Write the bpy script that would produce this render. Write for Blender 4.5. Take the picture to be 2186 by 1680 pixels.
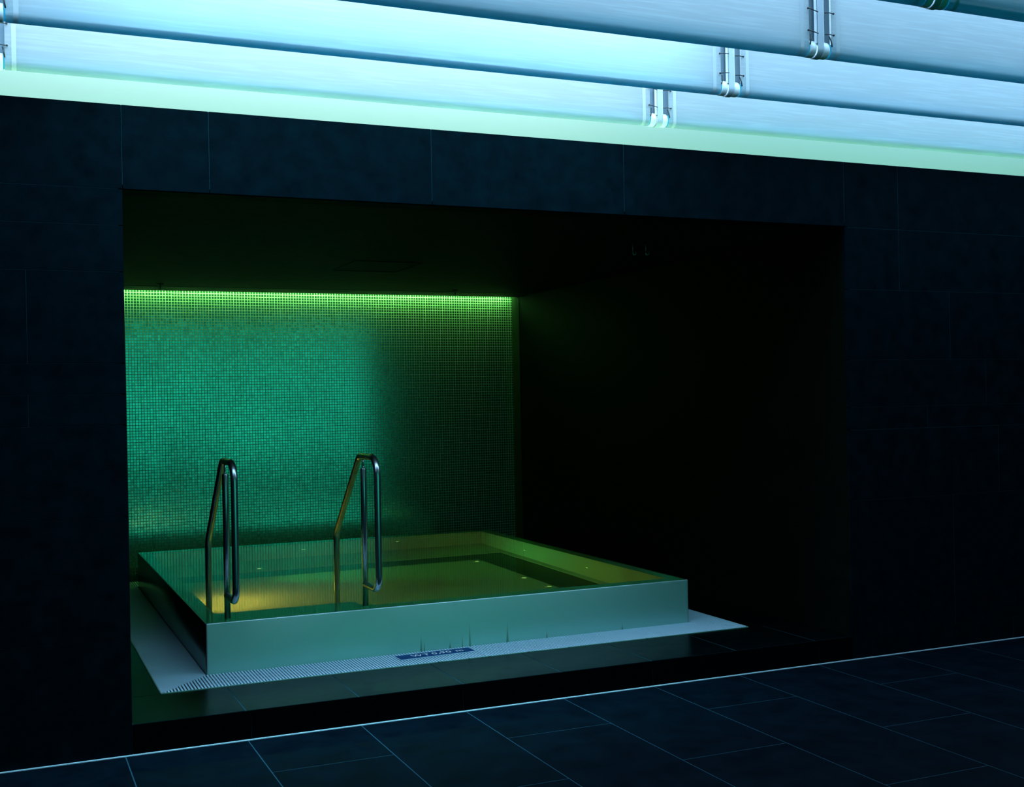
import bpy, bmesh, math, random
from mathutils import Vector, Matrix
random.seed(4)
S = bpy.context.scene
for o in list(bpy.data.objects): bpy.data.objects.remove(o, do_unlink=True)
COL = S.collection

# ------------------------------------------------------------------ camera
F_PX = 2495.4
cam_d = bpy.data.cameras.new('camera'); cam = bpy.data.objects.new('camera', cam_d); COL.objects.link(cam)
cam_d.sensor_fit = 'HORIZONTAL'; cam_d.sensor_width = 36.0
cam_d.lens = F_PX / 2186 * 36.0
cam_d.shift_x = -(1086.6 - 1093) / 2186
cam_d.shift_y = (850.85 - 840) / 2186
cam_d.clip_start = 0.05
YAW, PITCH, ROLL = 0.4102, 0.0008, -0.0191
fwd = Vector((math.sin(YAW) * math.cos(PITCH), math.cos(YAW) * math.cos(PITCH), math.sin(PITCH)))
rgt = Vector((math.cos(YAW), -math.sin(YAW), 0)); up = rgt.cross(fwd)
r2 = rgt * math.cos(ROLL) + up * math.sin(ROLL); u2 = -rgt * math.sin(ROLL) + up * math.cos(ROLL)
cam.matrix_world = Matrix(((r2.x, u2.x, -fwd.x, -0.5468), (r2.y, u2.y, -fwd.y, -5.8015), (r2.z, u2.z, -fwd.z, 1.65), (0, 0, 0, 1)))
S.camera = cam

# ------------------------------------------------------------------ light and exposure
S.view_settings.view_transform = 'Standard'; S.view_settings.look = 'None'
S.view_settings.gamma = 1.0; S.view_settings.use_curve_mapping = False
S.view_settings.exposure = 0.0
S.cycles.sample_clamp_indirect = 4.0
w = bpy.data.worlds.new('sky'); S.world = w; w.use_nodes = True
w.node_tree.nodes['Background'].inputs[0].default_value = (0.10, 0.45, 0.8, 1)
w.node_tree.nodes['Background'].inputs[1].default_value = 0.02

def area(name, loc, target, sx, sy, color, watts, spread=180, mis=True):
    d = bpy.data.lights.new(name, 'AREA'); d.shape = 'RECTANGLE'; d.size = sx; d.size_y = sy
    d.color = color; d.energy = watts; d.spread = math.radians(spread)
    d.cycles.use_multiple_importance_sampling = mis
    o = bpy.data.objects.new(name, d); COL.objects.link(o); o.location = loc
    v = Vector(target) - Vector(loc)
    o.rotation_euler = v.to_track_quat('-Z', 'Y').to_euler()
    return o
# daylight coming down through the roof glazing above the fabric ceiling, plus added unseen fills
area('skylight_daylight', (1.6, -0.75, 4.3), (1.6, -0.75, 0), 13.0, 2.5, (0.39, 0.71, 1.0), 740)
area('rear_baffle_fill', (1.0, 0.64, 4.2), (1.0, 0.60, 0), 4.6, 0.25, (0.92, 0.92, 1.0), 32)  # added unseen fill that whitens the rear baffle row from behind
area('centre_baffle_fill', (1.25, -0.22, 4.2), (1.25, -0.22, 0), 3.2, 0.5, (0.80, 0.88, 1.0), 32)  # added unseen fill lifting the fabric around the middle
area('lintel_fill', (1.35, -0.20, 4.15), (1.35, -0.16, 0), 3.0, 0.3, (0.28, 0.80, 1.0), 78, spread=60)  # added narrow fill brightening the lintel, no fixture there
# green fluorescent batten lying in the trough behind the parapet
area('parapet_batten_light', (1.6, 0.30, 3.10), (1.6, 0.90, 3.32), 12.0, 0.05, (0.42, 1.0, 0.40), 28)
# green strip lamp in the ceiling slot above the mosaic wall
area('slot_strip_light', (2.13, 5.085, 2.76), (2.13, 5.138, 2.735), 4.2, 0.03, (0.28, 1.0, 0.20), 34)
# warm lamps under water in the left basin wall
area('basin_lamp_light', (0.60, 2.35, -0.12), (1.15, 2.45, -0.40), 0.10, 0.10, (1.0, 0.27, 0.045), 13, spread=130, mis=False)
area('basin_lamp_light_front', (0.60, 1.72, -0.10), (3.5, 1.75, -0.02), 0.08, 0.08, (0.80, 0.90, 0.16), 0.8, spread=40, mis=False)
area('basin_lamp_light_back', (0.60, 3.20, -0.10), (3.5, 3.15, -0.05), 0.08, 0.08, (0.22, 1.0, 0.28), 2.6, spread=48, mis=False)

# ------------------------------------------------------------------ dimensions from the photograph
W, H, STEP, TOP, D = 4.264, 2.682, 0.1436, 3.0836, 5.138
PX0, PX1, PY0, PY1, PH = 0.479, 3.628, 0.863, 4.397, 0.4307

# ------------------------------------------------------------------ helpers
def V(*a): return Vector(a)
def add_box(bm, x0, x1, y0, y1, z0, z1, mi=0, bev=0.0):
    vs = [bm.verts.new((x, y, z)) for x in (x0, x1) for y in (y0, y1) for z in (z0, z1)]
    f = [(0, 1, 3, 2), (4, 6, 7, 5), (0, 4, 5, 1), (2, 3, 7, 6), (0, 2, 6, 4), (1, 5, 7, 3)]
    fs = [bm.faces.new([vs[i] for i in q]) for q in f]
    for q in fs: q.material_index = mi
    if bev:
        es = list({e for q in fs for e in q.edges})
        r = bmesh.ops.bevel(bm, geom=es, offset=bev, segments=2, affect='EDGES', clamp_overlap=True)
        for q in r['faces']: q.material_index = mi
def fillet(pts, rads, n=8):
    pts = [Vector(p) for p in pts]; out = [pts[0]]
    for i in range(1, len(pts) - 1):
        a, b, c = pts[i - 1], pts[i], pts[i + 1]; r = rads[i - 1]
        d1 = (a - b).normalized(); d2 = (c - b).normalized()
        ang = d1.angle(d2); t = r / math.tan(ang / 2)
        p1 = b + d1 * t; p2 = b + d2 * t
        cen = b + (d1 + d2).normalized() * (r / math.sin(ang / 2))
        v1 = p1 - cen; v2 = p2 - cen; tot = v1.angle(v2)
        ax = v1.cross(v2).normalized()
        for k in range(n + 1):
            out.append(cen + Matrix.Rotation(tot * k / n, 3, ax) @ v1)
    out.append(pts[-1]); return out
def add_tube(bm, pts, r, seg=20, mi=0, caps=True, radii=None):
    pts = [Vector(p) for p in pts]; rings = []; n = len(pts); prev = None
    for i, p in enumerate(pts):
        t = ((pts[min(i + 1, n - 1)] - p).normalized() if i < n - 1 else (p - pts[i - 1]).normalized())
        if 0 < i < n - 1: t = ((pts[i + 1] - p).normalized() + (p - pts[i - 1]).normalized()).normalized()
        if prev is None:
            a = Vector((0, 0, 1)) if abs(t.z) < .9 else Vector((1, 0, 0)); prev = (a - t * a.dot(t)).normalized()
        prev = (prev - t * prev.dot(t)).normalized(); b = t.cross(prev)
        rr = radii[i] if radii else r
        rings.append([bm.verts.new(p + (prev * math.cos(q) + b * math.sin(q)) * rr) for q in [2 * math.pi * k / seg for k in range(seg)]])
    for A, B in zip(rings, rings[1:]):
        for k in range(seg):
            f = bm.faces.new((A[k], A[(k + 1) % seg], B[(k + 1) % seg], B[k])); f.smooth = True; f.material_index = mi
    if caps:
        f = bm.faces.new(rings[0][::-1]); f.material_index = mi
        f = bm.faces.new(rings[-1]); f.material_index = mi
def sheet_profile(bm, prof, x0, x1, nx=1, mi=0, smooth=True):
    rows = [[bm.verts.new((x0 + (x1 - x0) * i / nx, y, z)) for i in range(nx + 1)] for (y, z) in prof]
    for A, B in zip(rows, rows[1:]):
        for i in range(nx):
            f = bm.faces.new((A[i], A[i + 1], B[i + 1], B[i])); f.smooth = smooth; f.material_index = mi
def obj(name, bm, mats, parent=None):
    bmesh.ops.recalc_face_normals(bm, faces=bm.faces)
    me = bpy.data.meshes.new(name); bm.to_mesh(me); bm.free()
    for m in (mats if isinstance(mats, (list, tuple)) else [mats]): me.materials.append(m)
    o = bpy.data.objects.new(name, me); COL.objects.link(o)
    if parent: o.parent = parent; o.matrix_parent_inverse = Matrix.Translation(-Vector(parent.location))
    return o
def thing(name, loc, label, cat, group=None):
    o = bpy.data.objects.new(name, None); COL.objects.link(o); o.location = loc; o.empty_display_size = .1
    return tag(o, label, cat, group)
def tag(o, label, cat, group=None):
    o['label'] = label; o['category'] = cat
    if group: o['group'] = group
    return o
def struct(name, bm, mats, label=None):
    o = obj(name, bm, mats); o['kind'] = 'structure'
    return o

# ------------------------------------------------------------------ materials
def mat(name):
    m = bpy.data.materials.new(name); m.use_nodes = True; nt = m.node_tree
    for n in list(nt.nodes): nt.nodes.remove(n)
    out = nt.nodes.new('ShaderNodeOutputMaterial')
    return m, nt, out
def N(nt, t, **k):
    n = nt.nodes.new('ShaderNode' + t)
    for a, b in k.items(): setattr(n, a, b)
    return n
def L(nt, a, b): nt.links.new(a, b)
def math_n(nt, op, a, b=None, c=None):
    n = N(nt, 'Math', operation=op)
    for i, v in enumerate((a, b, c)):
        if v is None: continue
        if isinstance(v, (int, float)): n.inputs[i].default_value = v
        else: L(nt, v, n.inputs[i])
    return n.outputs[0]
def ramp(nt, src, stops):
    n = N(nt, 'ValToRGB'); e = n.color_ramp.elements
    while len(e) > 1: e.remove(e[-1])
    e[0].position = stops[0][0]; e[0].color = (*stops[0][1], 1)
    for p, c in stops[1:]:
        q = e.new(p); q.color = (*c, 1)
    L(nt, src, n.inputs[0]); return n.outputs[0]
def plain(name, col, rough=.5, metal=0, spec=.5):
    m, nt, out = mat(name); b = N(nt, 'BsdfPrincipled')
    b.inputs['Base Color'].default_value = (*col, 1); b.inputs['Roughness'].default_value = rough
    b.inputs['Metallic'].default_value = metal; b.inputs['Specular IOR Level'].default_value = spec
    L(nt, b.outputs[0], out.inputs[0]); return m

def slate(name, c0, c1, rough, spec, scale=9, ior=1.5, bump=.02):
    m, nt, out = mat(name); b = N(nt, 'BsdfPrincipled')
    tc = N(nt, 'TexCoord')
    n1 = N(nt, 'TexNoise'); n1.inputs['Scale'].default_value = scale; n1.inputs['Detail'].default_value = 8; n1.inputs['Roughness'].default_value = .65
    n2 = N(nt, 'TexNoise'); n2.inputs['Scale'].default_value = 260; n2.inputs['Detail'].default_value = 3
    L(nt, tc.outputs['Object'], n1.inputs['Vector']); L(nt, tc.outputs['Object'], n2.inputs['Vector'])
    s = math_n(nt, 'ADD', math_n(nt, 'MULTIPLY', n1.outputs[0], .7), math_n(nt, 'MULTIPLY', n2.outputs[0], .3))
    L(nt, ramp(nt, s, [(.35, c0), (.68, c1)]), b.inputs['Base Color'])
    b.inputs['IOR'].default_value = ior
    L(nt, math_n(nt, 'ADD', rough - .1, math_n(nt, 'MULTIPLY', n1.outputs[0], .2)), b.inputs['Roughness'])
    b.inputs['Specular IOR Level'].default_value = spec
    bp = N(nt, 'Bump'); bp.inputs['Strength'].default_value = bump * 10; bp.inputs['Distance'].default_value = .002
    L(nt, n2.outputs[0], bp.inputs['Height']); L(nt, bp.outputs[0], b.inputs['Normal'])
    L(nt, b.outputs[0], out.inputs[0]); return m
M_wall = slate('slate_cladding', (.0001, .0021, .0036), (.0005, .0064, .0100), .6, .01)
M_floor = slate('slate_floor', (.0001, .0010, .0022), (.0004, .0032, .0062), .55, .015, scale=5)
M_deck = slate('wet_slate', (.0001, .0007, .0010), (.0002, .0015, .002), .20, .5, ior=1.13)
M_niche = slate('niche_slate', (.0008, .0022, .0014), (.0018, .0045, .003), .6, .03)
M_grout = plain('stone_joint', (.004, .022, .032), .8, 0, .05)
M_fgrout = plain('floor_joint', (.007, .026, .038), .8, 0, .05)
M_seal = plain('pale_joint_sealant', (.20, .27, .30), .6)
M_dark = plain('dark_hall', (.01, .012, .015), .8, 0, .1)
M_white = plain('pale_plaster', (.29, .36, .31), .7)
M_black = plain('black_lacing', (.008, .012, .016), .5)
M_steelpost = plain('grey_steel_post', (.16, .22, .26), .5, .3)
M_strap = plain('pale_grey_strap', (.42, .48, .54), .45)
M_strapedge = plain('white_strap_edge', (.8, .84, .88), .5)
M_tube = plain('white_aluminium', (.78, .82, .85), .4)
M_core = None
M_rail = plain('brushed_rail_steel', (.62, .66, .68), .28, 1)
M_fit = plain('dull_fitting_metal', (.3, .35, .34), .45, 1)
M_trim = plain('thin_ceiling_trim', (.10, .14, .12), .5)
M_grate = plain('white_grate_plastic', (.50, .72, .84), .5)
M_gutter = plain('dark_gutter', (.006, .008, .009), .7)
M_signblue = plain('sign_blue', (.002, .05, .17), .6, 0, .1)
M_signwhite = plain('sign_white', (.8, .84, .88), .5)
M_warm = None

def steel(name, base, rough, stains=False, metal=1.0):
    m, nt, out = mat(name); b = N(nt, 'BsdfPrincipled'); tc = N(nt, 'TexCoord')
    mp = N(nt, 'Mapping'); mp.inputs['Scale'].default_value = (60, 60, 3)
    L(nt, tc.outputs['Object'], mp.inputs[0])
    n = N(nt, 'TexNoise'); n.inputs['Scale'].default_value = 8; n.inputs['Detail'].default_value = 4
    L(nt, mp.outputs[0], n.inputs['Vector'])
    n2 = N(nt, 'TexNoise'); n2.inputs['Scale'].default_value = 2.2; L(nt, tc.outputs['Object'], n2.inputs['Vector'])
    L(nt, math_n(nt, 'ADD', rough - .08, math_n(nt, 'ADD', math_n(nt, 'MULTIPLY', n.outputs[0], .10), math_n(nt, 'MULTIPLY', n2.outputs[0], .06))), b.inputs['Roughness'])
    b.inputs['Metallic'].default_value = metal
    col = N(nt, 'RGB'); col.outputs[0].default_value = (*base, 1); csock = col.outputs[0]
    if stains:   # lime runs creeping up from the grate, each with its own place and height
        sep = N(nt, 'SeparateXYZ'); L(nt, tc.outputs['Object'], sep.inputs[0])
        tot = None
        for x, h, wd in ((1.745, .115, .011), (1.765, .08, .007), (2.01, .09, .006), (2.06, .17, .010), (2.31, .15, .012), (2.58, .06, .007), (3.12, .06, .007), (1.93, .05, .01)):
            hh = math_n(nt, 'DIVIDE', math_n(nt, 'SUBTRACT', sep.outputs[2], STEP), h)
            wloc = math_n(nt, 'MULTIPLY', math_n(nt, 'MAXIMUM', math_n(nt, 'SUBTRACT', 1, hh), 0.0), wd)
            dx = math_n(nt, 'ABSOLUTE', math_n(nt, 'SUBTRACT', sep.outputs[0], x))
            s = math_n(nt, 'DIVIDE', math_n(nt, 'MAXIMUM', math_n(nt, 'SUBTRACT', wloc, dx), 0), wd)
            tot = s if tot is None else math_n(nt, 'MAXIMUM', tot, s)
        mx = N(nt, 'Mix', data_type='RGBA'); L(nt, math_n(nt, 'MINIMUM', math_n(nt, 'MULTIPLY', tot, 1.3), .75), mx.inputs[0])
        L(nt, csock, mx.inputs[6]); mx.inputs[7].default_value = (.16, .26, .18, 1); csock = mx.outputs[2]
    L(nt, csock, b.inputs['Base Color'])
    L(nt, b.outputs[0], out.inputs[0]); return m
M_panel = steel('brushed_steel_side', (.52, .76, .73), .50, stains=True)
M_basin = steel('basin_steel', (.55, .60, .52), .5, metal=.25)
M_sideshade = steel('shaded_steel_side', (.14, .22, .2), .2)  # same pool steel, darkened so the sides carry the niche's shade
M_floorshade = steel('shaded_floor_steel', (.10, .13, .11), .5, metal=.25)  # darker basin steel, soft floor shade put into the colour

# mosaic: dark green glazed tiles, pale grout, each tile tilted a hair
def mosaic():
    m, nt, out = mat('glass_mosaic'); tc = N(nt, 'TexCoord'); sep = N(nt, 'SeparateXYZ'); L(nt, tc.outputs['Object'], sep.inputs[0])
    P, G = .0254, .0050
    ux = math_n(nt, 'DIVIDE', sep.outputs[0], P); uz = math_n(nt, 'DIVIDE', math_n(nt, 'SUBTRACT', sep.outputs[2], .0078), P)
    fx = math_n(nt, 'FRACT', ux); fz = math_n(nt, 'FRACT', uz)
    def inside(f): return math_n(nt, 'MULTIPLY', math_n(nt, 'GREATER_THAN', f, G / P / 2), math_n(nt, 'LESS_THAN', f, 1 - G / P / 2))
    tile = math_n(nt, 'MULTIPLY', inside(fx), inside(fz))
    cell = N(nt, 'CombineXYZ'); L(nt, math_n(nt, 'FLOOR', ux), cell.inputs[0]); L(nt, math_n(nt, 'FLOOR', uz), cell.inputs[1])
    wn = N(nt, 'TexWhiteNoise', noise_dimensions='3D'); L(nt, cell.outputs[0], wn.inputs['Vector'])
    geo = N(nt, 'NewGeometry')
    sub = N(nt, 'VectorMath', operation='SUBTRACT'); L(nt, wn.outputs['Color'], sub.inputs[0]); sub.inputs[1].default_value = (.5, .5, .5)
    sc = N(nt, 'VectorMath', operation='SCALE'); L(nt, sub.outputs[0], sc.inputs[0]); sc.inputs['Scale'].default_value = .014
    ad = N(nt, 'VectorMath', operation='ADD'); L(nt, geo.outputs['Normal'], ad.inputs[0]); L(nt, sc.outputs[0], ad.inputs[1])
    nm = N(nt, 'VectorMath', operation='NORMALIZE'); L(nt, ad.outputs[0], nm.inputs[0])
    # large soft patches of limescale vary how well the glaze reflects
    nz = N(nt, 'TexNoise'); nz.inputs['Scale'].default_value = 1.6; nz.inputs['Detail'].default_value = 5; L(nt, tc.outputs['Object'], nz.inputs['Vector'])
    k = math_n(nt, 'MULTIPLY', math_n(nt, 'ADD', .55, math_n(nt, 'MULTIPLY', nz.outputs[0], .7)), math_n(nt, 'ADD', .82, math_n(nt, 'MULTIPLY', wn.outputs['Value'], .36)))
    gc = N(nt, 'VectorMath', operation='SCALE'); gc.inputs[0].default_value = (.37, .66, .58); L(nt, k, gc.inputs['Scale'])
    gl = N(nt, 'BsdfGlossy'); gl.inputs['Roughness'].default_value = .17; L(nt, gc.outputs[0], gl.inputs['Color']); L(nt, nm.outputs[0], gl.inputs['Normal'])
    df = N(nt, 'BsdfDiffuse'); df.inputs['Color'].default_value = (.012, .06, .03, 1)
    tb = N(nt, 'AddShader'); L(nt, gl.outputs[0], tb.inputs[0]); L(nt, df.outputs[0], tb.inputs[1])
    gr = N(nt, 'BsdfDiffuse'); gr.inputs['Color'].default_value = (.62, .66, .58, 1)
    mx = N(nt, 'MixShader'); L(nt, tile, mx.inputs[0]); L(nt, gr.outputs[0], mx.inputs[1]); L(nt, tb.outputs[0], mx.inputs[2])
    L(nt, mx.outputs[0], out.inputs[0]); return m
M_mosaic = mosaic()

def fabric(name='stretched_fabric', dens=1.0):
    m, nt, out = mat(name); tc = N(nt, 'TexCoord')
    mp = N(nt, 'Mapping'); mp.inputs['Scale'].default_value = (3.6, 1, 95); mp.inputs['Rotation'].default_value = (0, -.035, 0)
    L(nt, tc.outputs['Object'], mp.inputs[0])
    n = N(nt, 'TexNoise'); n.inputs['Scale'].default_value = 1; n.inputs['Detail'].default_value = 2; n.inputs['Distortion'].default_value = .4
    L(nt, mp.outputs[0], n.inputs['Vector'])
    r = ramp(nt, n.outputs[0], [(.45, (.54, .58, .60)), (.75, (.61, .66, .68))])
    t = N(nt, 'BsdfTranslucent'); d = N(nt, 'BsdfDiffuse'); L(nt, r, t.inputs[0]); L(nt, r, d.inputs[0])
    mx = N(nt, 'MixShader'); mx.inputs[0].default_value = .45; L(nt, t.outputs[0], mx.inputs[1]); L(nt, d.outputs[0], mx.inputs[2])
    L(nt, mx.outputs[0], out.inputs[0]); return m
M_fabric = fabric()
def hem():
    m, nt, out = mat('welded_hem'); t = N(nt, 'BsdfTranslucent'); d = N(nt, 'BsdfDiffuse')
    t.inputs[0].default_value = d.inputs[0].default_value = (.60, .65, .68, 1)
    mx = N(nt, 'MixShader'); mx.inputs[0].default_value = .7; L(nt, t.outputs[0], mx.inputs[1]); L(nt, d.outputs[0], mx.inputs[2])
    L(nt, mx.outputs[0], out.inputs[0]); return m
M_hem = hem()
def core():
    m, nt, out = mat('translucent_core_tube'); t = N(nt, 'BsdfTranslucent'); d = N(nt, 'BsdfDiffuse')
    t.inputs[0].default_value = d.inputs[0].default_value = (.16, .74, .88, 1)
    mx = N(nt, 'MixShader'); mx.inputs[0].default_value = .4; L(nt, t.outputs[0], mx.inputs[1]); L(nt, d.outputs[0], mx.inputs[2])
    L(nt, mx.outputs[0], out.inputs[0]); return m
M_core = core()

def water():
    m, nt, out = mat('pool_water'); g = N(nt, 'BsdfRefraction'); g.inputs['IOR'].default_value = 1.333; g.inputs['Roughness'].default_value = 0
    g.inputs['Color'].default_value = (.33, .95, .60, 1)
    s = N(nt, 'BsdfGlossy'); s.inputs['Roughness'].default_value = .06; s.inputs['Color'].default_value = (.9, .95, .92, 1)
    tc = N(nt, 'TexCoord'); n = N(nt, 'TexNoise'); n.inputs['Scale'].default_value = 5; L(nt, tc.outputs['Object'], n.inputs['Vector'])
    bp = N(nt, 'Bump'); bp.inputs['Strength'].default_value = .03; bp.inputs['Distance'].default_value = .01; L(nt, n.outputs[0], bp.inputs['Height'])
    for b in (g, s): L(nt, bp.outputs[0], b.inputs['Normal'])
    fr = N(nt, 'Fresnel'); fr.inputs['IOR'].default_value = 1.333
    mx = N(nt, 'MixShader'); L(nt, fr.outputs[0], mx.inputs[0]); L(nt, g.outputs[0], mx.inputs[1]); L(nt, s.outputs[0], mx.inputs[2])
    L(nt, mx.outputs[0], out.inputs[0]); return m
M_water = water()
def glow(name, col, st):
    m, nt, out = mat(name); e = N(nt, 'Emission'); e.inputs[0].default_value = (*col, 1); e.inputs[1].default_value = st
    L(nt, e.outputs[0], out.inputs[0]); return m
M_pane = glow('lit_hall_glazing', (.02, .90, .62), .75)
M_jet = glow('lit_jet_lens', (1.0, .8, .25), .9)

# ------------------------------------------------------------------ the hall
def slabs_xz(bm, rects, y, th=.02, gap=.0015, bev=.0012):
    for x0, x1, z0, z1 in rects: add_box(bm, x0 + gap, x1 - gap, y, y + th, z0 + gap, z1 - gap, 0, bev)
def rows_to_rects(zs, xs_by_row):
    r = []
    for (z0, z1), xs in zip(zip(zs, zs[1:]), xs_by_row):
        for a, b in zip(xs, xs[1:]): r.append((a, b, z0, z1))
    return r
XL, XR_ = -4.6, 8.6
bm = bmesh.new()
zl = [0, .56, 1.13, 1.565, 1.711, 1.857, 2.289, 2.509, H, TOP]
xl = [[XL, -2.6, -1.3, 0], [XL, -3.1, -1.9, -.62, 0], [XL, -2.8, -1.2, 0], [XL, -3, -1.7, -.431, 0], [XL, -2.3, -.62, 0], [XL, -3, -1.7, -.431, 0],
      [XL, -2.6, -1.1, 0], [XL, -2.9, -1.6, 0], [XL, -3.2, -1.9, -.78, 0]]
slabs_xz(bm, rows_to_rects(zl, xl), 0)
zr = [0, STEP, .98, 1.42, 1.56, 1.857, 2.294, H - .004, TOP]
xr = [[W, 5.6, 7.1, XR_], [W, 5.1, 6.6, XR_], [W, 5.5, 7, XR_], [W, 4.9, 6.3, XR_], [W, 5.4, 6.9, XR_], [W, 5.1, 6.6, XR_], [W, 4.69, 6.1, 7.6, XR_], [W, 4.69, 6.1, 7.5, XR_]]
slabs_xz(bm, rows_to_rects(zr, xr), 0)
slabs_xz(bm, [(0, .406, H, TOP), (.406, 1.557, H, TOP), (1.557, 2.712, H, TOP), (2.712, W, H, TOP)], 0)
# backing that shows in the joints, and the thickness of the wall
add_box(bm, XL, -.02, .0012, .02, 0, TOP - .003, 1); add_box(bm, W + .02, XR_, .0012, .02, 0, TOP - .003, 1); add_box(bm, -.02, W + .02, .0012, .02, H + .02, TOP - .003, 1)
add_box(bm, XL, 0, .019, .16, 0, TOP - .003, 2); add_box(bm, W, XR_, .019, .16, 0, TOP - .003, 2); add_box(bm, 0, W, .019, .16, H, TOP - .003, 2)
struct('wall_front', bm, [M_wall, M_grout, M_niche])

# floor slabs, running bond away from the wall
bm = bmesh.new()
PXW = .5745; n0 = -10
for i in range(n0, 17):
    a = -.035 + i * PXW; b = a + PXW
    odd = i % 2 == 0
    y = 0.115 if odd else .792
    while y > -9.2:
        y0 = y - 1.352
        if y0 < -.014 or True:
            add_box(bm, a + .0016, b - .0016, max(y0, -9.2) + .0016, min(y, -.016) - .0016, -.03, 0, 0, .0015) if y0 < -.03 else None
        y = y0
add_box(bm, XL - .3, XR_ + .3, -9.3, 0.1, -.06, -.0008, 1)
struct('floor', bm, [M_floor, M_fgrout])
bm = bmesh.new(); add_box(bm, XL, XR_, -.0155, 0, -.02, .003, 0, .002); struct('trim_1', bm, M_seal)

# niche: deck, walls, ceiling with a light slot along the back
bm = bmesh.new()
GX0, GX1, GY0, GY1 = .193, 3.882, .548, 4.70      # outer edge of the gutter grate
def deck_slabs(x0, x1, y0, y1, step=.5745, off=-.04):
    xs = [x0] + [off + k * step for k in range(-1, 9) if x0 + .05 < off + k * step < x1 - .05] + [x1]
    for a, b in zip(xs, xs[1:]): add_box(bm, a + .0012, b - .0012, y0 + .0012, y1 - .0012, STEP - .03, STEP, 0, .002)
deck_slabs(0, W, 0.0, GY0)
deck_slabs(0, W, GY1, D)
for y0, y1 in ((GY0, 1.9), (1.9, 3.25), (3.25, GY1)):
    add_box(bm, .001, GX0, y0, y1, STEP - .03, STEP, 0, .001); add_box(bm, GX1, W - .001, y0, y1, STEP - .03, STEP, 0, .001)
for a, b in zip([0, .56, 1.68, 2.84, 4.014], [.56, 1.68, 2.84, 4.014, W]):
    add_box(bm, a + .0014, b - .0014, 0, .02, .002, STEP - .003, 0, .002)
add_box(bm, 0, W, .003, .54, 0, STEP - .0009, 1)
add_box(bm, 0, .19, .54, D, 0, STEP - .0009, 1); add_box(bm, 3.885, W, .54, D, 0, STEP - .0009, 1); add_box(bm, 0.19, 3.885, 4.71, D, 0, STEP - .0009, 1)
for a in ((.19, PX0 + .01, .54, 4.71), (PX1 - .01, 3.885, .54, 4.71), (PX0 + .01, PX1 - .01, .54, PY0 + .01), (PX0 + .01, PX1 - .01, PY1 - .01, 4.71)):
    add_box(bm, *a, 0, .03, 2)
struct('floor_niche', bm, [M_deck, M_grout, M_gutter])

bm = bmesh.new(); add_box(bm, -.12, W + .12, D, D + .12, 0, 3.0); struct('wall_back', bm, M_mosaic)
bm = bmesh.new(); add_box(bm, -.12, 0, .161, D, 0, 3.0); struct('wall_niche_left', bm, M_niche)
bm = bmesh.new(); add_box(bm, W, W + .12, .161, D, 0, 3.0); struct('wall_niche_right', bm, M_niche)
M_litwedge = slate('lit_wedge_slate', (.012, .02, .012), (.022, .034, .022), .7, .03)  # paler slate, brightness of the lamp's wedge put into the colour
bm = bmesh.new(); add_box(bm, W - .004, W + .01, 4.96, D, STEP, 2.98); struct('lit_wedge_strip', bm, M_litwedge)  # added strip where the slot lamp's wedge of light falls
bm = bmesh.new()
SLOT = 5.0
add_box(bm, 0, W, .161, SLOT - .03, H, H + .06, 0)                       # ceiling board
add_box(bm, 0, W, SLOT - .012, SLOT, H, H + .28, 0, .001)          # lip of the light slot
add_box(bm, 0, W, SLOT - .031, SLOT - .011, H, H + .06, 0)
add_box(bm, -.12, W + .12, .161, D + .12, 3.0, 3.05, 0)
for a in ((1.84, 1.848, 2.45, 3.07), (2.352, 2.36, 2.45, 3.07), (1.84, 2.36, 2.44, 2.448), (1.84, 2.36, 3.066, 3.074)):   # seam of the access hatch
    add_box(bm, a[0], a[1], a[2], a[3], H - .003, H + .002, 0)
M_ceil = slate('niche_ceiling_board', (.004, .010, .006), (.007, .016, .010), .6, .04)
struct('ceiling_niche', bm, M_ceil)
bm = bmesh.new(); add_box(bm, 0, W, 4.60, 4.612, H - .004, H + .002); struct('trim_3', bm, M_trim)
bm = bmesh.new(); add_box(bm, XL, XR_, .92, 1.0, 3.05, 5.0); add_box(bm, XL, XR_, .161, 1.0, 3.051, 3.06)
struct('wall_parapet', bm, M_white)

# the rest of the hall behind the camera
bm = bmesh.new(); add_box(bm, XL - .12, XL, -9.3, 1.0, 0, 4.5); struct('wall_left', bm, M_dark)
bm = bmesh.new(); add_box(bm, XR_, XR_ + .12, -9.3, 1.0, 0, 4.5); struct('wall_right', bm, M_dark)
bm = bmesh.new()
add_box(bm, XL, .6, -9.42, -9.3, 0, 4.5); add_box(bm, 8.2, XR_, -9.42, -9.3, 0, 4.5); add_box(bm, .6, 8.2, -9.42, -9.3, 3.4, 4.5); add_box(bm, .6, 8.2, -9.42, -9.3, 0, .1)
struct('wall_rear', bm, M_dark)
bm = bmesh.new(); add_box(bm, XL, XR_, -9.3, -3.1, 3.9, 4.0); add_box(bm, XL, XR_, -3.2, -3.1, 3.9, 4.5); struct('ceiling', bm, M_dark)
bm = bmesh.new()
add_box(bm, .6, 8.2, -9.38, -9.37, .1, 3.4)
win = struct('window_1', bm, M_pane)
bm = bmesh.new()
for k in range(6): add_box(bm, .6 + k * 1.52 - .03, .6 + k * 1.52 + .03, -9.37, -9.30, .1, 3.4)
for z in (.1, 1.2, 3.36): add_box(bm, .6, 8.2, -9.36, -9.31, z, z + .05)
f = obj('window_frame', bm, M_dark, win)

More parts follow.
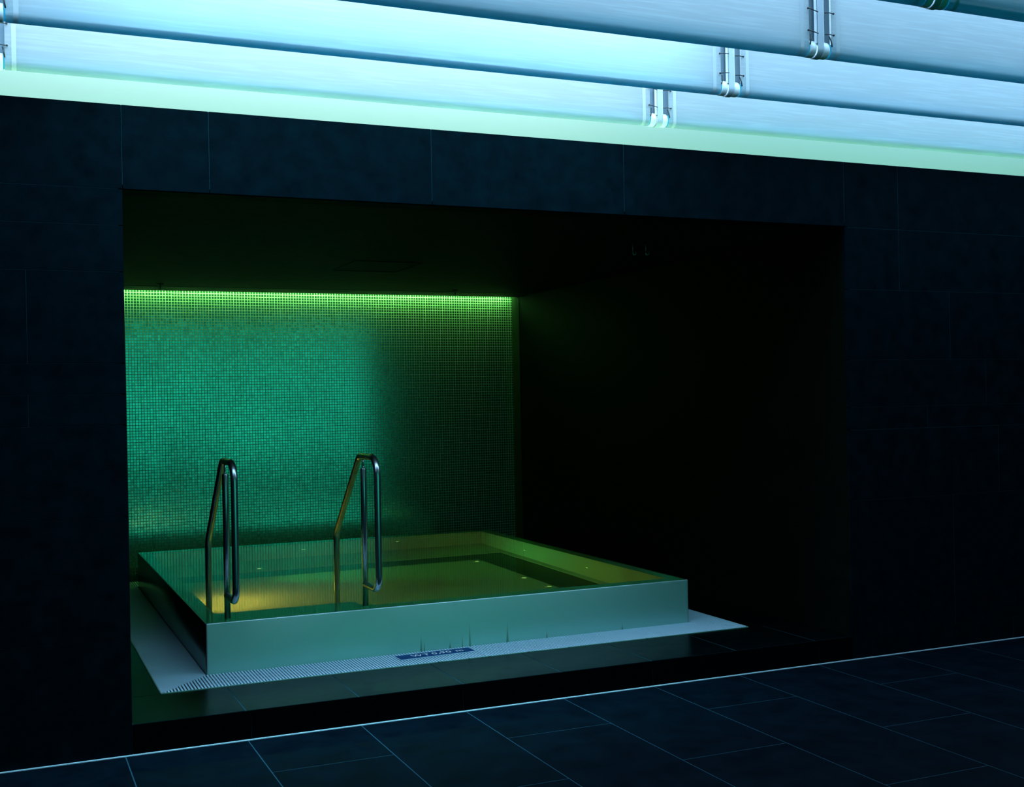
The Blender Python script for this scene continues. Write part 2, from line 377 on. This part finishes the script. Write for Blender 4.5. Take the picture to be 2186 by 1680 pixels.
# ------------------------------------------------------------------ plunge pool
pool = thing('plunge_pool', (2.05, 2.63, STEP), 'raised square stainless steel plunge pool brimming with green lit water', 'pool')
LX0, LX1, LY0, LY1 = PX0 + .10, PX1 - .10, PY0 + .13, PY1 - .12   # inner edges of the overflow ledge
ZL, ZF = PH - .014, -.40
TR = (.50, 1.42, 1.165)                                            # entry tread
bm = bmesh.new()
r = .012
def loop_wall(bm, x0, x1, y0, y1, z0, z1, mi=0):                    # four outer sides with small rounded corners
    pts = []
    for cx, cy, a0 in ((x1 - r, y0 + r, -90), (x1 - r, y1 - r, 0), (x0 + r, y1 - r, 90), (x0 + r, y0 + r, 180)):
        for k in range(5):
            a = math.radians(a0 + 90 * k / 4); pts.append((cx + r * math.cos(a), cy + r * math.sin(a)))
    def ring(d, z):
        out = []
        cx, cy = (x0 + x1) / 2, (y0 + y1) / 2
        for x, y in pts: out.append(bm.verts.new((x - d * (1 if x > cx else -1), y - d * (1 if y > cy else -1), z)))
        return out
    rings = [ring(0, z0), ring(0, z1 - .006), ring(.002, z1 - .0015), ring(.006, z1), ring(.010, z1 - .0015), ring(.012, z1 - .018)]
    for A, B in zip(rings, rings[1:]):
        n = len(A)
        for k in range(n):
            q = bm.faces.new((A[k], A[(k + 1) % n], B[(k + 1) % n], B[k])); q.smooth = True; q.material_index = mi
loop_wall(bm, PX0, PX1, PY0, PY1, .04, PH)
shell = obj('outer_shell', bm, [M_panel, M_sideshade], pool)
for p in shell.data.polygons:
    if abs(p.normal.x) > .7: p.material_index = 1  # left and right sides take the shade-darkened copy
bm = bmesh.new()
add_box(bm, PX0 + .013, LX0, PY0 + .013, PY1 - .013, ZL - .03, ZL); add_box(bm, LX1, PX1 - .013, PY0 + .013, PY1 - .013, ZL - .03, ZL)
add_box(bm, LX0, LX1, PY0 + .013, LY0, ZL - .03, ZL); add_box(bm, LX0, LX1, LY1, PY1 - .013, ZL - .03, ZL)
obj('overflow_ledge', bm, M_basin, pool)
bm = bmesh.new()
t = .02
add_box(bm, LX0 - t, LX0, LY0 - t, LY1 + t, ZF - .1, ZL - .03); add_box(bm, LX1, LX1 + t, LY0 - t, LY1 + t, ZF - .1, ZL - .03)
add_box(bm, LX0, LX1, LY0 - t, LY0, ZF - .1, ZL - .03); add_box(bm, LX0, LX1, LY1, LY1 + t, ZF - .1, ZL - .03)
obj('basin_wall', bm, M_basin, pool)
BAND = (3.13, 3.46, 3.36, 3.66)  # bounds of the dark strip that stands in for shade on the floor
bm = bmesh.new()
add_box(bm, LX0, BAND[0], LY0, BAND[2], ZF - .1, ZF); add_box(bm, LX0, LX1, BAND[3], LY1, ZF - .1, ZF); add_box(bm, BAND[1], LX1, LY0, BAND[3], ZF - .1, ZF)
obj('basin_floor', bm, M_basin, pool)
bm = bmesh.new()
add_box(bm, BAND[0], BAND[1], LY0, BAND[3], ZF - .1, ZF - .02); add_box(bm, 1.0, BAND[0], BAND[2], BAND[3], ZF - .1, ZF - .02); add_box(bm, LX0, 1.0, BAND[2], BAND[3], ZF - .1, ZF)
obj('floor_shade_band', bm, M_floorshade, pool)  # shade along right and back, built as a sunken dark strip
bm = bmesh.new()
add_box(bm, TR[0] + .02, TR[1], PY0 + .02, TR[2], ZL - .02, ZL + .004)
for i in range(46):
    for j in range(8):
        cx = TR[0] + .05 + i * .0195; cy = LY0 - .09 + j * .03 + (.015 if i % 2 else 0)
        if cy < TR[2] - .01: add_box(bm, cx - .004, cx + .004, cy - .006, cy + .006, ZL + .004, ZL + .0065)
obj('entry_tread', bm, M_basin, pool)
def disc_bm(c, n, rad, th, seg=24):
    b = bmesh.new(); c = Vector(c); n = Vector(n); add_tube(b, [c, c + n * th * .6, c + n * th], rad, seg, radii=[rad, rad, rad * .75]); return b
for c, n in (((LX1, 3.281, -.045), (-1, 0, 0)), ((LX1, 2.128, -.02), (-1, 0, 0)), ((1.851, LY1, .03), (0, -1, 0)), ((2.707, LY1, .12), (0, -1, 0)),
             ((3.08, 2.314, ZF), (0, 0, 1)), ((3.09, 1.889, ZF), (0, 0, 1)), ((3.07, 3.25, ZF), (0, 0, 1)), ((1.37, 3.80, ZF), (0, 0, 1))):
    j = obj('jet', disc_bm(c, n, .035, .008), M_basin, pool)
    obj('lens', disc_bm(Vector(c) + Vector(n) * .008, n, .018, .004), M_jet, j)
for y in (1.72, 2.35, 3.20):
    j = obj('underwater_lamp', disc_bm((LX0, y, -.11), (1, 0, 0), .07, .008), M_basin, pool)
bm = bmesh.new()
nx = 2
vs = [bm.verts.new(p) for p in ((PX0 + .006, PY0 + .006, PH + .0008), (PX1 - .006, PY0 + .006, PH + .0008), (PX1 - .006, PY1 - .006, PH + .0008), (PX0 + .006, PY1 - .006, PH + .0008))]
bm.faces.new(vs)
wat = obj('water', bm, M_water, pool)
me = wat.data; me.update()
va = [me.vertices[i].co for i in me.polygons[0].vertices]
if (va[1] - va[0]).cross(va[2] - va[1]).z < 0: me.flip_normals()

# ------------------------------------------------------------------ handrails
def handrail(x, label):
    t = thing('pool_handrail', (x, .985, ZL), label, 'handrail', 'handrails at the pool entry')
    bm = bmesh.new(); add_tube(bm, [(x, .985, ZL), (x, .985, 1.250), (x, .985, 1.256)], .0175, 24, radii=[.0175, .0175, .015]); obj('post', bm, M_rail, t)
    bm = bmesh.new(); add_tube(bm, [(x, .985, 1.25), (x, .985, 1.318)], .006, 12); obj('stem', bm, M_rail, t)
    bm = bmesh.new()
    p = fillet([(x, .985, .560), (x, .702, .560), (x, .702, 1.328), (x, 1.058, 1.328), (x, 1.628, .805), (x, 1.652, ZF + .1)], [.085, .105, .075, .09], 10)
    add_tube(bm, p, .0195, 24); obj('rail', bm, M_rail, t)
    bm = bmesh.new(); add_tube(bm, [(x, .985, ZL + .004), (x, .985, ZL + .009), (x, .985, ZL + .011)], .05, 28, radii=[.05, .05, .046]); obj('base_flange', bm, M_rail, t)
    return t
handrail(.623, 'steel loop handrail at the near left corner of the plunge pool')
handrail(1.441, 'steel loop handrail with gold glints, farther from the pool\'s left corner')

# ------------------------------------------------------------------ gutter grate
gr = thing('gutter_grate', (.34, .70, STEP), 'white slatted overflow grate laid in the deck around the steel pool', 'drain grate')
def slat_strip(name, axis, x0, x1, y0, y1, mitre):
    bm = bmesh.new(); P = .0174
    wslat = .0095
    if axis == 'y':                                   # slats run along y, mitred where the strip meets a corner
        k = int((x1 - x0) / P)
        for i in range(k):
            a = x0 + i * P; c = a + wslat / 2
            lo, hi = y0, y1
            lo2, hi2 = mitre(c)
            lo, hi = max(lo, lo2), min(hi, hi2)
            if hi - lo > .01: add_box(bm, a, a + wslat, lo, hi, STEP - .004, STEP + .004, 0)
        for q in (.25, .5, .75):
            yy = y0 + (y1 - y0) * q; add_box(bm, x0 + .26, x1 - .26, yy - .004, yy + .004, STEP - .004, STEP + .0005, 0)
    else:
        k = int((y1 - y0) / P)
        for i in range(k):
            a = y0 + i * P; c = a + wslat / 2
            lo2, hi2 = mitre(c); lo, hi = max(x0, lo2), min(x1, hi2)
            if hi - lo > .01: add_box(bm, lo, hi, a, a + wslat, STEP - .004, STEP + .004, 0)
        for q in (.2, .4, .6, .8):
            xx = x0 + (x1 - x0) * q; add_box(bm, xx - .004, xx + .004, y0 + .26, y1 - .26, STEP - .004, STEP + .002, 0)
    return obj(name, bm, M_grate, gr)
fw = PY0 - GY0 - .004; lw = PX0 - GX0 - .004; rw = GX1 - PX1 - .004; bw = GY1 - PY1 - .004
x0, x1, y0, y1 = GX0 + .006, GX1 - .006, GY0 + .006, GY1 - .006
slat_strip('grate_strip', 'y', x0, x1, y0, PY0 - .004, lambda x: (y0, min(PY0, y0 + (x - x0) * fw / lw, y0 + (x1 - x) * fw / rw)))
slat_strip('grate_strip', 'y', x0, x1, PY1 + .004, y1, lambda x: (max(PY1, y1 - (x - x0) * bw / lw, y1 - (x1 - x) * bw / rw), y1))
slat_strip('grate_strip', 'x', x0, PX0 - .004, y0, y1, lambda y: (x0, min(PX0, x0 + (y - y0) * lw / fw, x0 + (y1 - y) * lw / bw)))
slat_strip('grate_strip', 'x', PX1 + .004, x1, y0, y1, lambda y: (max(PX1, x1 - (y - y0) * rw / fw, x1 - (y1 - y) * rw / bw), x1))
bm = bmesh.new()
for a in ((GX0, GX1, GY0, GY0 + .005), (GX0, GX1, GY1 - .005, GY1), (GX0, GX0 + .005, GY0, GY1), (GX1 - .005, GX1, GY0, GY1)): add_box(bm, *a, STEP - .03, STEP + .003)
obj('grate_frame', bm, M_panel, gr)

# ------------------------------------------------------------------ depth sign on the grate
sg = thing('depth_sign', (1.79, .737, STEP + .004), 'blue depth plate reading WT 0,90 m lying on the white grate', 'sign')
sg.rotation_euler = (0, 0, math.radians(2.6))
def sub(name, bm, m, parent):
    o = obj(name, bm, m); o.parent = parent; return o
bm = bmesh.new(); add_box(bm, -.240, .240, -.056, .056, 0, .005, 0, .001); sub('frame', bm, M_grate, sg)
bm = bmesh.new(); add_box(bm, -.235, .235, -.050, .055, .005, .0062); plate = sub('plate', bm, M_signblue, sg)
def lettering(text, x):
    cu = bpy.data.curves.new('lettering', 'FONT'); cu.body = text; cu.size = .066; cu.align_x = 'LEFT'; cu.align_y = 'CENTER'
    cu.extrude = .0003; cu.space_character = 1.10; cu.offset = .0006
    to = bpy.data.objects.new('lettering_curve', cu); COL.objects.link(to)
    bpy.context.view_layer.update()
    me = bpy.data.meshes.new_from_object(to.evaluated_get(bpy.context.evaluated_depsgraph_get()))
    bpy.data.objects.remove(to, do_unlink=True)
    me.materials.clear(); me.materials.append(M_signwhite)
    lo = bpy.data.objects.new('lettering', me); COL.objects.link(lo); lo.parent = sg; lo.location = (x, .002, .0067)
lettering('WT', -.150); lettering('0,90', -.022); lettering('m', .128)

# ------------------------------------------------------------------ fabric baffles under the skylight
ROWY = [.375, -.385, -1.145, -1.93]
TZ, TRAD = 3.338, .036          # tube axis height (its underside sits at 3.30)
BH = .42                        # height of the fabric above the tube axis
JX = [-4.25, -.566, 3.157, 8.55]
ROWN = ['rearmost row, lowest in the picture', 'second row from the dark wall', 'third row from the dark wall', 'row nearest the camera']
def baffle(y, xa, xb, label):
    t = thing('fabric_baffle', ((xa + xb) / 2, y, TZ), label, 'ceiling baffle', 'fabric baffles of the ceiling')
    R = TRAD + .002
    prof = [(y + .03, TZ + BH)] + [(y + R - (R - .03) * (1 - k / 4) * .2, TZ + BH * (1 - k / 4)) for k in range(1, 4)]
    prof += [(y + R * math.cos(a), TZ + R * math.sin(a)) for a in [-math.pi * k / 16 for k in range(17)]]
    prof += [(y - R, TZ + BH * k / 4) for k in range(1, 5)]
    g = .066
    bm = bmesh.new(); sheet_profile(bm, prof, xa + g, xb - g, 1)
    obj('fabric', bm, M_fabric, t)
    for s in (xa + g + .030, xb - g - .052):
        bm = bmesh.new()
        p2 = [(y + (R + .0012) * math.cos(a), TZ + (R + .0012) * math.sin(a)) for a in [-math.pi * (.5 + k / 16) for k in range(9)]] + [(y - R - .0012, TZ + BH * k / 4) for k in range(1, 5)]
        sheet_profile(bm, p2, s, s + .022); obj('hem', bm, M_hem, t)
    bm = bmesh.new(); add_tube(bm, [(xa + .03, y, TZ), (xb - .03, y, TZ)], TRAD - .002, 24); obj('tube', bm, M_core, t)
    return t
where = ['left of the left hanger', 'between the two hangers', 'right of the right hanger']
for ri, y in enumerate(ROWY):
    for pi in (0, 1, 2):
        side = ('end bay past left hangers', 'left bay', 'right bay')[pi]
        baffle(y, JX[pi], JX[pi + 1], 'pale blue translucent fabric baffle, ' + side + ', ' + ROWN[ri])
def hanger(x, y, label):
    t = thing('baffle_hanger', (x, y, TZ), label, 'hanger', 'hangers of the fabric ceiling')
    R = TRAD + .004
    prof = [(y - R - .004, TZ + BH)] + [(y - R - .004, TZ + BH * k / 3) for k in (2, 1)] + [(y + (R + .004) * math.cos(a), TZ + (R + .004) * math.sin(a)) for a in [-math.pi + math.pi * k / 16 for k in range(17)]]
    def strap(x0, x1, off, m, nm):
        bm = bmesh.new(); p = [(yy, zz) for yy, zz in prof]
        outer = p; inner = []
        for yy, zz in p:
            if zz >= TZ: inner.append((yy + (.005 if yy < y else -.005), zz))
            else:
                d = Vector((yy - y, zz - TZ)); d = d * ((d.length - .005) / d.length); inner.append((y + d.x, TZ + d.y))
        A = [[bm.verts.new((xx, a, b)) for xx in (x0, x1)] for a, b in outer]; B = [[bm.verts.new((xx, a, b)) for xx in (x0, x1)] for a, b in inner]
        for i in range(len(A) - 1):
            bm.faces.new((A[i][0], A[i][1], A[i + 1][1], A[i + 1][0])); bm.faces.new((B[i][0], B[i + 1][0], B[i + 1][1], B[i][1]))
            for k in (0, 1): bm.faces.new((A[i][k], A[i + 1][k], B[i + 1][k], B[i][k]))
        bm.faces.new((A[0][0], B[0][0], B[0][1], A[0][1])); bm.faces.new((A[-1][0], A[-1][1], B[-1][1], B[-1][0]))
        return obj(nm, bm, m, t)
    strap(x - .016, x + .016, 0, M_strap, 'strap')
    for s in (-1, 1):
        bm = bmesh.new(); add_box(bm, x + s * .021 - .0045, x + s * .021 + .0045, y - R + .004, y - R + .016, TZ + R * .6, TZ + BH); obj('strap_edge', bm, M_strapedge, t)
        bm = bmesh.new(); add_tube(bm, [(x + s * .058, y, TZ), (x + s * .0545, y, TZ), (x + s * .024, y, TZ), (x + s * .021, y, TZ)], .04, 24, radii=[.038, .0405, .0405, .037]); obj('tube_sleeve', bm, M_tube, t)
        bm = bmesh.new()
        add_tube(bm, fillet([(x + s * .057, y - R + .004, TZ + .062), (x + s * .062, y - R - .005, TZ + .036), (x + s * .066, y - R - .004, TZ + .010)], [.02], 5), .0035, 8); obj('tie', bm, M_black, t)
    bm = bmesh.new(); add_box(bm, x - .078, x + .078, y - .012, y + .012, TZ + .03, TZ + BH); obj('post', bm, M_steelpost, t)
    for s in (-1, 1):
        for k in range(3):
            z = TZ + .072 + k * .106 - (.004 if s > 0 else 0); sl = random.uniform(-.008, .004)
            bm = bmesh.new(); xo = x + s * .076; xi = x + s * .020
            add_tube(bm, [(xo, y - R - .007, z - (sl if s < 0 else 0)), ((xo + xi) / 2, y - R - .009, z + .001), (xi, y - R - .010, z + (sl if s < 0 else -.003))], .0026, 8)
            bmesh.ops.create_icosphere(bm, subdivisions=2, radius=.0055, matrix=Matrix.Translation((xo, y - R - .006, z - (sl if s < 0 else 0))))
            obj('lacing_cord', bm, M_black, t)
    return t
HN = ['lowest and smallest in the picture', 'second from the bottom in the picture', 'third from the bottom, at the top edge', 'cut by the top edge, farthest right']
for ri, y in enumerate(ROWY):
    hanger(JX[2], y, 'J-shaped strap hanger with black lacing between baffles, ' + HN[ri])
hanger(JX[1], ROWY[0], 'laced strap hanger at the left edge just above the green band')
hanger(JX[1], ROWY[1], 'laced strap hanger at the top left corner, above another hanger')

# ------------------------------------------------------------------ small fittings on the niche ceiling
def sprinkler(x, y, label):
    t = thing('sprinkler_head', (x, y, H), label, 'sprinkler', 'sprinklers on the niche ceiling')
    bm = bmesh.new(); add_tube(bm, [(x, y, H), (x, y, H - .006)], .028, 20); obj('escutcheon', bm, M_niche, t)
    bm = bmesh.new(); add_tube(bm, [(x, y, H), (x, y, H - .05)], .007, 12); obj('stem', bm, M_fit, t)
    bm = bmesh.new(); add_tube(bm, [(x, y, H - .05), (x, y, H - .053)], .034, 20); obj('deflector', bm, M_fit, t)
sprinkler(.704, 4.40, 'tiny steel sprinkler on the dark ceiling near the left end of the green light')
sprinkler(3.36, 4.40, 'tiny steel sprinkler on the dark ceiling near the right end of the green light')
def hook(x, y, label):
    t = thing('ceiling_hook', (x, y, H), label, 'hook', 'hooks on the niche ceiling')
    bm = bmesh.new(); add_tube(bm, [(x, y, H), (x, y, H - .045)], .005, 10); obj('shank', bm, M_fit, t)
    bm = bmesh.new(); add_tube(bm, fillet([(x, y, H - .04), (x, y, H - .07), (x + .022, y, H - .07), (x + .022, y, H - .045)], [.01, .01], 5), .005, 10); obj('hook_bend', bm, M_fit, t)
hook(3.387, 1.10, 'small metal hook on the dark ceiling, left of its twin')
hook(3.476, 1.08, 'small metal hook on the dark ceiling, right of its twin')
